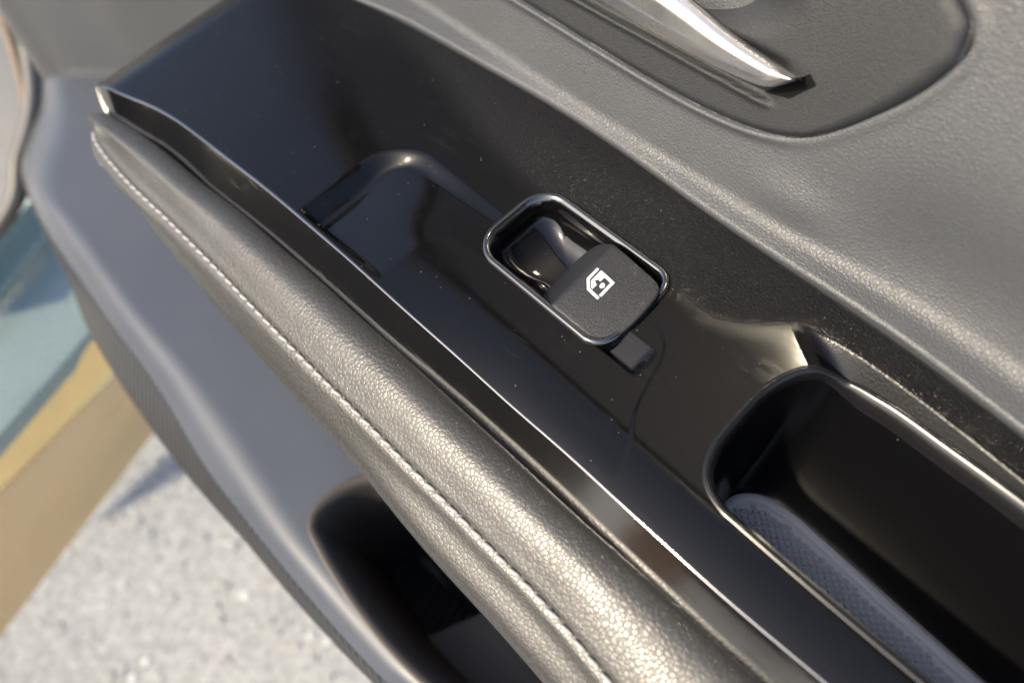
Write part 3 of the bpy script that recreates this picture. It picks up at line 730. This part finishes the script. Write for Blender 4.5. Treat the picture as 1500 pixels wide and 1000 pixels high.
# handle plate: height field over the panel plane, in rings about a spine
spx = np.clip(PLO[:, 0], -150, 12); spine = np.stack([spx, np.full(len(PLO), 88.)], 1)
def plate_h(s, t):
    d = polydist(PLO[::6], s, t)
    rd = 2.6 + 2.6 * sstep(35, 60, s)
    h = (1.9 + .9 * sstep(35, 60, s)) * np.sqrt(np.clip(1 - (1 - np.clip(d / rd, 0, 1)) ** 2, 0, 1)) - .8
    x = (s + 62) / 84; y = (t - 60) / 23
    h = h - 12 * sstep(1.0, .35, np.hypot(x, y))
    rib = np.exp(-((t - 31.2 - .0006 * (s + 20) ** 2 * 0) / 1.0) ** 2) * sstep(22, 17, s)
    shelf = sstep(31.2, 33.2, t) * sstep(47, 44, t) * sstep(24, 16, s)
    return h + 1.3 * rib - 1.6 * shelf
R = []
for k in np.concatenate([[0], np.linspace(0, 1, 70) ** 1.25]):
    q = PLO * (1 - k) + spine * k
    h = plate_h(q[:, 0], q[:, 1])
    R.append(onp(q[:, 0], q[:, 1], h if len(R) else h - 3))
hd = empty('door_handle', door)
pt = rings('handle_plate', R, MAT['plate'], hd, cap=False)
pt['label'] = 'dark fine-grained plate round the inner door handle'
# lever
sv = np.linspace(-170, 28, 140)
tl = np.interp(sv, [-170, -54, -24, 3, 17, 22, 28], [42, 38, 36.4, 36.6, 37.6, 38.8, 44.0])
tu = np.interp(sv, [-170, -60, -17, -2, 14, 26, 28], [66, 57, 52, 48.6, 47, 46, 45.6])
tl = smooth1(tl, 8); tu = smooth1(tu, 40)
hh = np.interp(sv, [-170, 20, 28], [10, 10, 9.2])
L_ = lambda t, h: onp(sv, t, h)
sec = corners([L_(tl + 1, hh * 0 + 2), L_(tl, hh - 2.2), L_(tl + .3 + (tu - tl) * .28, hh + .4), L_(tl + (tu - tl) * .78, hh + 1.3), L_(tu, hh - 1.8), L_(tu - 2, hh * 0 + 2)], [.7, 1.4, 2.0, 1.0], 6, 4)
lev = grid('lever', sec, MAT['chrome'], hd, flip=True)
lev['label'] = 'bright chrome door release lever'
tipc = np.concatenate([sec[-1], sec[-1].mean(0)[None]])
mesh_from('lever_tip', tipc, [(i, i + 1, len(tipc) - 1) for i in range(len(tipc) - 2)], MAT['chrome'], lev)
# black block standing in for the shaded slot under the lever tip
V = []
for s, t, o in ((17, 34.6, 1.3), (26, 36.4, 1.3), (32.5, 43.8, 1.3), (29, 46, 1.3)):
    V.append(onp(np.array(s), np.array(t), np.array(o)))
for s, t, o in ((17, 34.6, -6), (26, 36.4, -6), (32.5, 43.8, -6), (29, 46, -6)):
    V.append(onp(np.array(s), np.array(t), np.array(o)))
mesh_from('slot_shade_block', V, [(0, 1, 2, 3), (0, 4, 5, 1), (1, 5, 6, 2), (2, 6, 7, 3), (3, 7, 4, 0)], MAT['dark'], hd, smooth=False)

# lower door panel with its shoulder and ribbed edge
NS = 700
def rows(k): return spline(T[k], NS)
def rows(k):
    Pk = np.array(T[k]); u = np.linspace(0, len(Pk) - 1, NS)
    return np.stack([smooth1(pchip(np.arange(len(Pk)), Pk[:, c], u), 30) for c in range(3)], 1)
E_, I_, S_, F_ = rows('lowE'), rows('lowI'), rows('lowS'), rows('lowF')
fl = corners([I_ + [0, .3, -.2], S_, (S_ + F_) / 2, F_, F_ + [0, 60, 15]], [14, 1, 6], 10, 40)
PO = ccw(spline(T['pocket'], 200, True))
poh = lambda p: np.concatenate([p[:, :2], (-143 - (p[:, 1] + 150) * 9 / 62)[:, None]], 1)
POi = offset(PO, 1.0)
lowp = grid('lower_panel', fl, MAT['low'], door, lambda c: ~(inside(POi, c[:, 0], c[:, 1]) & (c[:, 2] < -100)))
lowp['label'] = 'smooth grey lower door panel with map pocket'
strip = grid('edge_strip', corners([I_, E_, E_ + [0, 25, -40], E_ + [0, 60, -60]], [3, 5], 6, 6), MAT['strip'], lowp, flip=True)
strip['label'] = 'finely ribbed grey strip along the door edge'
R = [poh(offset(PO, -1.5)) + [0, 0, .2], poh(PO) + [0, 0, .9], poh(offset(PO, 2)) + [0, 0, .2], poh(offset(PO, 3.5)) + [0, 0, -2], poh(offset(PO, 4.5)) + [0, 0, -6]]
c0 = np.array([10., -122., 0])
for dz in (-20, -40, -60, -80, -95, -104):
    q = poh(offset(PO, 4.5 + min(8, -dz * .08))); q[:, 2] += dz; R.append(q)
R.append(R[-1] * [.9, 1, 1] + [0, 0, -5])
pk = rings('map_pocket', R, MAT['pocket'], lowp)
pk['label'] = 'deep dark map pocket in the lower door panel'
fb = np.array([(-1, -92), (-29, -162), (92, -150), (92, -100)], float)
V = [(*p, -226.) for p in fb] + [(*(p + [1.5 if i < 2 else 0, 0]), -223.) for i, p in enumerate(fb)] + [(*p, -240.) for p in fb]
pf = mesh_from('pocket_floor', V, [(4, 5, 6, 7)] + [(i, (i + 1) % 4, 4 + (i + 1) % 4, 4 + i) for i in range(4)] + [(8 + i, 8 + (i + 1) % 4, (i + 1) % 4, i) for i in range(4)], MAT['pocket'], pk, smooth=False)
# door front beyond the armrest
f0 = np.array([S_[0] + [-34, -4, -16], S_[0], F_[0]]);
bot = spline(np.array([E_[0], S_[0], F_[0], F_[0] + [150, 60, 30]]), 40) + [-5, 0, 2]
lean = np.array([-.55, .15, 1.0])
fr = np.stack([bot + lean * q for q in (-12, 0, 4, 30, 80, 140, 220)], 1)
fr[:, 0] += [10, 0, -6]
fp = grid('front_panel', fr, MAT['panel'], door)
fp['label'] = 'grey front section of the door panel above the seam'
# unseen window added to darken the trim's reflections: dark pane in a black frame
wp = lambda s, q: np.stack([s, 58 + PD[1] * 228 + 6 + q * -.10, 8 + PD[2] * 228 + q], -1)
sg = np.linspace(-660, 360, 40)
gl = grid('unseen_window_glass', np.stack([wp(sg, np.full_like(sg, q)) for q in np.linspace(-20, 520, 12)], 1), MAT['tint'], door, flip=True)
gl['label'] = 'unseen dark tinted door window, added to darken the trim reflections'
fpth = np.array([(-660, -10), (-655, 200), (-540, 400), (-320, 510), (-50, 540), (200, 535), (330, 520), (372, 440), (380, 200), (380, -10)])
fpts = spline(fpth, 120); cen = wp(fpts[:, 0], fpts[:, 1])
tn = np.gradient(cen, axis=0); tn /= np.linalg.norm(tn, axis=1, keepdims=True)
nn = np.array([0, -1, -.1]); nn = nn / np.linalg.norm(nn); bb_ = np.cross(tn, nn)
prof = rrect(-32, 32, -22, 22, 9, 5)
grid('unseen_window_frame', cen[:, None] + bb_[:, None] * prof[None, :, :1] + nn[None, None] * prof[None, :, 1:2], MAT['cup'], door, closed_m=True)['label'] = 'unseen black window frame, added for the trim reflections'

# ------------------------------------------------------------------ the car body beyond the door
car = empty('parked_car')
tag(car, 'champagne gold car with its sill and dark door seal showing left of the open door', 'car')
EDG = np.array(T['sill'])                       # rows of (right end, left end) in metres
def ext(r, a=-1.2, b=1.3):
    d = r[1] - r[0]; return r[0] + d * a, r[0] + d * b
n = 40
st_ = [np.linspace(*ext(r), n) for r in EDG]
def wgrid(name, sec, mat):
    return grid(name, sec / K, mat, car)
pl_ = wgrid('sill_plate', corners([st_[0] + [0, 0, .03], st_[0], st_[1], st_[2], st_[2] + [0, 0, -.012]], [.004, .012, .003], 6, 4), MAT['sill'])
pl_['label'] = 'pale blue-grey sill plate'
sl = wgrid('sill_panel', corners([st_[2] + [0, 0, -.006], st_[3], st_[4], st_[5] + [0, 0, .001], st_[5] + [-.01, -.005, -.002]], [.003, .012, .001], 8, 4), MAT['gold'])
wgrid('sill_skirt', corners([st_[5] + [-.01, -.005, 0], st_[5], st_[6], st_[6] + [0, .0, -.05]], [.003, .02], 6, 4), MAT['skirt'])['label'] = 'matte tan lower skirt of the sill'
sl['label'] = 'champagne gold painted outer sill'
def tube(name, path, r, mat, parent, n=220, m=20, flat=1.0):
    C_ = spline(path, n); tn = np.gradient(C_, axis=0); tn /= np.linalg.norm(tn, axis=1, keepdims=True)
    u = np.cross(tn, [0, .3, 1.]); u /= np.linalg.norm(u, axis=1, keepdims=True); w_ = np.cross(tn, u)
    a = np.linspace(0, 2 * math.pi, m, endpoint=False)
    return grid(name, C_[:, None] + r * (u[:, None] * np.cos(a)[None, :, None] + w_[:, None] * np.sin(a)[None, :, None] * flat), mat, parent, closed_m=True)
def rot_pts(k): return np.array([list(RX @ Vector(p)) for p in T[k]])
tube('door_seal', rot_pts('seal'), 10, MAT['rubberseal'], car)['label'] = 'dark rubber door seal'
tube('seal_trim', rot_pts('seal2'), 4.5, MAT['sealtan'], car)
tube('seal_edge', rot_pts('seal3'), 12, MAT['sill'], car)
def poly(name, k, mat):
    V = list(rot_pts(k)); return mesh_from(name, V, [tuple(range(len(V)))], mat, car, smooth=False)
poly('kick_panel', 'kick', MAT['low'])
poly('door_jamb', 'jamb', MAT['sill'])

# unseen blocks left of the frame, added for the glossy armrest edge to mirror
def block(name, c, ax, lx, ly, z0, z1, r, mat, lean=0.):
    a = rrect(-lx / 2, lx / 2, -ly / 2, ly / 2, r, 8)
    ca, sa = math.cos(ax), math.sin(ax); R = []
    for u in np.linspace(0, 1, 12):
        th = u * math.pi; k = 1 - .5 * r / min(lx, ly) * (abs(math.cos(th)) ** 6)
        z = z0 + (z1 - z0) * (u - math.sin(2 * th) / 14)
        q = a * k; R.append(np.stack([c[0] + q[:, 0] * ca - q[:, 1] * sa + lean * (z - z0), c[1] + q[:, 0] * sa + q[:, 1] * ca, np.full(len(q), z)], 1) / K)
    V = np.concatenate(R); n = len(a); F = [tuple(f) for f in grid_faces(len(R), n, False, True)] + [tuple(range((len(R) - 1) * n, len(R) * n))]
    return mesh_from(name, V, F, mat, car)
AX = math.atan2(-.88, .47)
block('reflected_block_front', (-.82, -1.18), AX, 1.10, .30, -.45, .0, .06, MAT['cabin'])['label'] = 'unseen dark block, added for the trim edge to reflect'
block('reflected_block_tan', (-.22, -1.52), AX, .15, .16, -.40, -.06, .05, MAT['tan'])['label'] = 'unseen tan block, added as an orange reflection in the trim edge'
block('reflected_block_rear', (.16, -1.85), AX, .80, .4, -.35, .10, .08, MAT['cabin'])['label'] = 'unseen dark block, added to darken the reflection in the trim edge'
